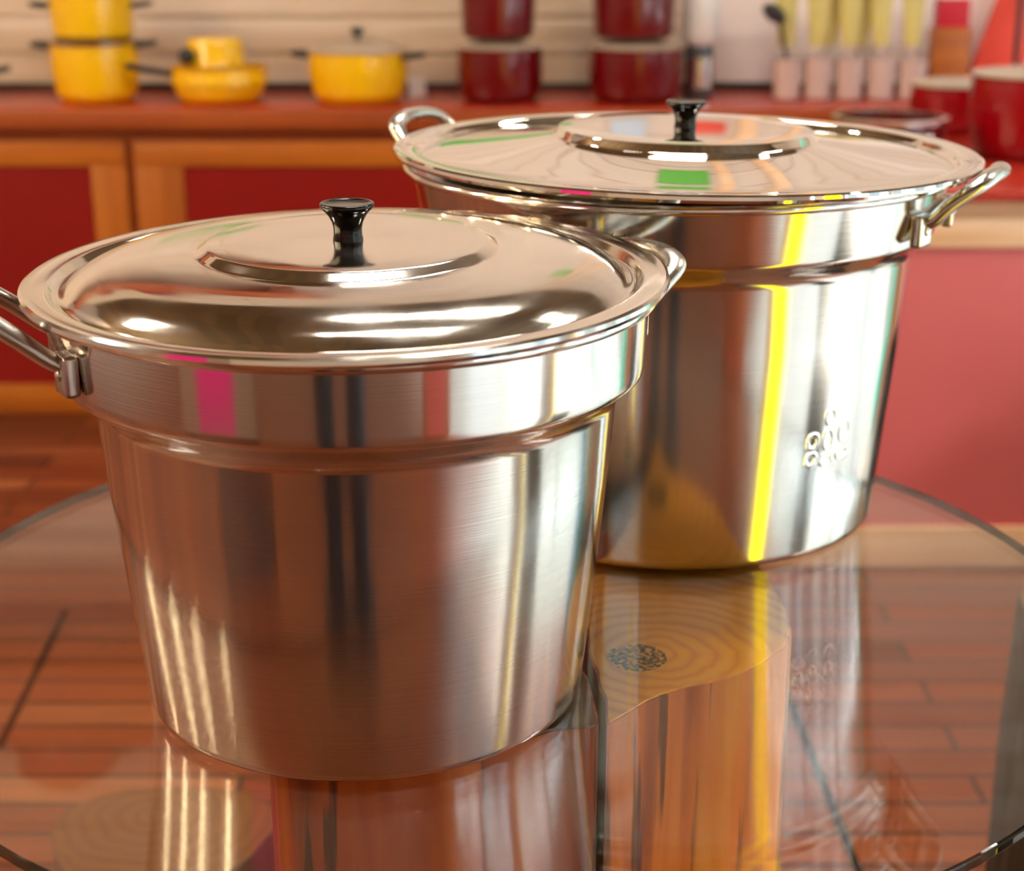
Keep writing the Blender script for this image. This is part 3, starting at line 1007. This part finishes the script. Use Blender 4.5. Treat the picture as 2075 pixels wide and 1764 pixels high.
loop(31, 0.108, 1.6, 0.0065)
loop(31, 0.092, 1.6, 0.0055)
loop(36, 0.128, 1.5, 0.007)
loop(36, 0.108, 1.5, 0.009)
loop(36, 0.090, 1.8, 0.006, 180, 360)
loop(42, 0.112, 1.9, 0.010)
loop(42, 0.092, 2.0, 0.006, 180, 380)
o = bm_obj('embossed_mark', bm, M['lid_large'], p2)
o['label'] = 'small raised maker mark'

# ------------------------------------------------------------------ unseen objects around the table, several added for their reflections in the metal
t = thing('added_glow_box', 'glowing yellow box added right of the table in place of a yellow shirt, mirrored in the larger stockpot', 'lamp', (0.68, 0.80, 0), R(-19))
box('base', (-0.16, -0.12, 0), (0.16, 0.12, 0.02), M['black'], t, 0.004)
box('casing', (-0.125, -0.035, 0.0205), (0.125, 0.0, 1.34), M['white'], t, 0.006)
box('lit_panel', (-0.11, 0.0005, 0.22), (0.11, 0.006, 1.32), M['glow'], t)  # added glow standing in for a person in a yellow shirt
t = thing('crate', 'black slatted crate added on the floor at right, in front of the nearer cabinet, to darken the mirrored pot edges', 'crate', (1.30, 2.72, 0))
for zz in (0.02, 0.17, 0.32):
    box('slat', (-0.17, -0.17, zz), (0.17, -0.155, zz + 0.12), M['black'], t, 0.003)
    box('slat', (-0.17, 0.155, zz), (0.17, 0.17, zz + 0.12), M['black'], t, 0.003)
    box('slat', (-0.17, -0.154, zz), (-0.155, 0.154, zz + 0.12), M['black'], t, 0.003)
    box('slat', (0.155, -0.154, zz), (0.17, 0.154, zz + 0.12), M['black'], t, 0.003)
for sx in (-1, 1):
    for sy in (-1, 1):
        box('post', (sx * 0.14 - 0.0145, sy * 0.14 - 0.0145, 0), (sx * 0.14 + 0.0145, sy * 0.14 + 0.0145, 0.46), M['black'], t)  # whole crate is added, to darken the mirrored right edges of the pots
for lab, loc, sz, mm, nm in (('grey storage box added on the pale tiles near the windows, for a grey stripe in the metal', (1.62, 0.92, 0.0062), (0.17, 0.13, 0.42), 'grey', 'storage_box'),
                             ('pale blue storage box added on the floor right of the table, for the sky blue in the metal', (1.22, 1.95, 0.0), (0.09, 0.15, 0.36), 'blue', 'storage_box')):
    t = thing(nm, lab, 'box', loc)  # boxes added to break up the white reflections and bring in blue
    box('body', (-sz[0], -sz[1], 0), (sz[0], sz[1], sz[2]), M[mm], t, 0.02)
    box('cover', (-sz[0] - 0.012, -sz[1] - 0.012, sz[2] + 0.0005), (sz[0] + 0.012, sz[1] + 0.012, sz[2] + 0.025), M['white'], t, 0.01)
t = thing('pillar', 'turquoise pillar added near the windows, for the cyan stripe in the metal', 'pillar', (2.25, 2.85, 0.006))
box('shaft', (-0.1, -0.1, 0.05), (0.1, 0.1, 2.3), M['turq'], t, 0.01)  # pillar put in for a cyan stripe in both pots
box('foot', (-0.13, -0.13, 0), (0.13, 0.13, 0.05), M['turq'], t, 0.01)
t = cabinet('base_cabinet', 'narrow wooden cabinet with red panel, seen as a red stripe in both stockpots', 1.02, 1.44, -1.25, -0.85, 0.95, 0.05, 0.05, 0.86, 0.08, (M['pine_dark'], M['pine'], M['pine_v'], M['red_lam_lit']))
t.rotation_euler = (0, 0, R(180 + 28))
st = thing('added_pink_stand', 'beige cloth stand with a hot pink strip, added for the pink streak in the smaller stockpot', 'stand', (-1.28, -0.12, 0), R(-45))
box('cloth', (-0.42, -0.012, 0.35), (0.42, 0.012, 1.7), M['beige'], st, 0.004)
box('strip', (-0.20, 0.0125, 0.44), (0.20, 0.016, 1.6), M['pink'], st)  # stand and strip are invented to give a pink reflection
box('foot', (-0.35, -0.12, 0), (0.35, 0.12, 0.02), M['denim'], st, 0.003)
for sx in (-0.37, 0.37):
    box('post', (sx - 0.012, -0.037, 0.02), (sx + 0.012, -0.013, 1.7), M['denim'], st)
# high shelf on the back wall, mirrored in the glass
t = thing('wall_shelf', 'brown wooden shelf high on the back wall at left, mirrored in the glass', 'shelf', (-1.9, YB - 0.25, 2.30))
box('fascia', (-1.35, -0.25, 0), (1.35, -0.22, 0.25), M['pine_dark'], t, 0.004)
box('board', (-1.35, -0.219, 0.20), (1.35, 0.234, 0.25), M['pine_dark'], t)
box('back_panel', (-1.35, 0.205, 0.2505), (1.35, 0.234, 0.46), M['red_lam'], t)
for sx in (-1.2, 0, 1.2):
    box('bracket', (sx - 0.02, -0.2, 0.0), (sx + 0.02, 0.234, 0.1995), M['pine_dark'], t)
for q, (xx, nm) in enumerate(((-1.36, 'right end'), (-2.05, 'middle'))):
    enamel_pot('stew_pot', 'red enamel pot with rounded lid on the high wall shelf, at its ' + nm, (xx, YB - 0.27, 2.551), 0.15, 0.16, M['red_enamel'], belly=0.006, lid=(M['red_enamel'], 0.08), knob=M['black'], handles=(M['steel'], 0.0, 0.12, 0.04, 2), bottom=0.05)
st = thing('legs_standin', 'two dark posts added in place of a pair of trousered legs, mirrored in the stockpots', 'stand-in', (-0.12, -0.35, 0))
for sx in (-0.14, 0.12):
    bm_obj('post', lathe([(0, 0), (0.085, 0), (0.09, 0.01), (0.075, 0.1), (0.08, 1.05), (0, 1.05)], 32, closed=False), M['denim'], st, loc=(sx, 0, 0.02))  # added posts stand in for the dark legs of a person
box('base', (-0.28, -0.15, 0), (0.26, 0.15, 0.02), M['denim'], st, 0.003)

for x, w, h, z, mm, lab in ((-0.10, 0.42, 0.10, 1.44, 'green', 'long green placard on the back wall, mirrored in the larger lid'),
                            (0.52, 0.20, 0.15, 2.46, 'green', 'square green placard high on the back wall, right of the shelf'),
                            (-0.96, 0.34, 0.10, 1.63, 'green', 'green placard on the back wall, mirrored in the smaller lid'),
                            (0.34, 0.10, 0.10, 1.54, 'notice', 'small pale blue notice on the back wall boards'),
                            (0.565, 0.11, 0.035, 1.52, 'orange', 'small orange notice on the back wall boards')):
    o = box('wall_sign', (-w / 2, -0.008, -h / 2), (w / 2, 0.008, h / 2), M[mm], None, loc=(x, YB - 0.0125, z))
    tag(o, lab, 'sign')

# ------------------------------------------------------------------ lamps
def fixture(x, y, ln, label):
    t = thing('ceiling_light', label, 'lamp', (x, y, ZC))
    for sx in (-ln * 0.4, ln * 0.4):
        box('rod', (sx - 0.006, -0.006, -0.36), (sx + 0.006, 0.006, 0), M['white'], t)
    hw = 0.13
    box('reflector', (-ln / 2, -hw, -0.352), (ln / 2, hw, -0.345), M['white'], t, 0.002)
    bm = bmesh.new()
    for sy in (-0.055, 0.055):
        sweep(bm, [(-ln / 2 + 0.03, sy, -0.375), (0, sy, -0.375), (ln / 2 - 0.03, sy, -0.375)], 0.022, 0.022, seg=12)
    bm_obj('tube', bm, M['tube'], t)


fixture(0.16, 2.55, 1.0, 'long ceiling light above the table, nearer the back wall')
fixture(0.08, 1.40, 0.85, 'ceiling light straight above the glass table')
fixture(1.75, 2.15, 0.9, 'ceiling light added at right of the room to brighten the nearer cabinet')  # extra lamp put in to light the front of the nearer cabinet
fixture(-1.85, 2.10, 0.6, 'short ceiling light at left of the room')
for i, (x, y) in enumerate(((XL + 0.02, -0.25), (XL + 0.02, 0.75), (XL + 0.02, 1.55), (XL + 0.02, 2.60))):
    t = thing('added_wall_lamp', 'invented slim glowing tube, %s of four along the left wall' % ['nearest', 'second', 'third', 'farthest'][i], 'lamp', (x, y, 1.85), 0, 'invented upright glow tubes')
    box('backplate', (-0.0195, -0.03, 0), (0.0, 0.03, 1.22), M['black'], t, 0.004)
    bm_obj('tube', lathe([(0, 0.02), (0.018, 0.022), (0.02, 0.03), (0.02, 1.19), (0.018, 1.198), (0, 1.2)], 20, closed=False), M['streak_lamp'], t, loc=(0.022, 0, 0))  # tubes invented as the source of the golden streaks


def light(name, kind, loc, energy, col, rot=(0, 0, 0), size=None):
    l = bpy.data.lights.new(name, kind)
    l.energy = energy
    l.color = col
    if kind == 'AREA':
        l.shape = 'RECTANGLE'
        l.size, l.size_y = size
    if kind == 'SUN':
        l.angle = R(0.6)
    o = bpy.data.objects.new(name, l)
    C.objects.link(o)
    o.location = loc
    o.rotation_euler = rot
    return o


sun = light('sun', 'SUN', (6, 0, 6), 5.2, (1, 0.94, 0.84))
sun.rotation_euler = Vector((-0.70, 0.10, -0.70)).to_track_quat('-Z', 'Y').to_euler()

# sky and outdoors
w = bpy.data.worlds.new('sky')
bpy.context.scene.world = w
w.use_nodes = True
bg = w.node_tree.nodes['Background']
bg.inputs['Color'].default_value = (0.86, 0.94, 1.0, 1)
bg.inputs['Strength'].default_value = 11

# ------------------------------------------------------------------ camera
cam = bpy.data.cameras.new('camera')
cam.lens = 50
cam.sensor_fit = 'HORIZONTAL'
cam.sensor_width = 50 * 2075 / FPX
cam.clip_start = 0.02
cam.dof.use_dof = True
cam.dof.focus_distance = 1.02
cam.dof.aperture_fstop = 50 / 9.0
co = bpy.data.objects.new('camera', cam)
C.objects.link(co)
co.location = (0, 0, CAMZ)
co.rotation_euler = (PI / 2 - PITCH, 0, 0)
sc = bpy.context.scene
sc.camera = co

vs = sc.view_settings
sc.display_settings.display_device = 'sRGB'
vs.view_transform = 'Standard'
vs.look = 'None'
vs.gamma = 1
vs.use_curve_mapping = False
vs.exposure = 0.0
cy = sc.cycles
cy.use_denoising = True
cy.caustics_reflective = False
cy.caustics_refractive = False
cy.sample_clamp_indirect = 30
cy.max_bounces = 14
cy.transparent_max_bounces = 16
cy.glossy_bounces = 8
cy.blur_glossy = 0.0
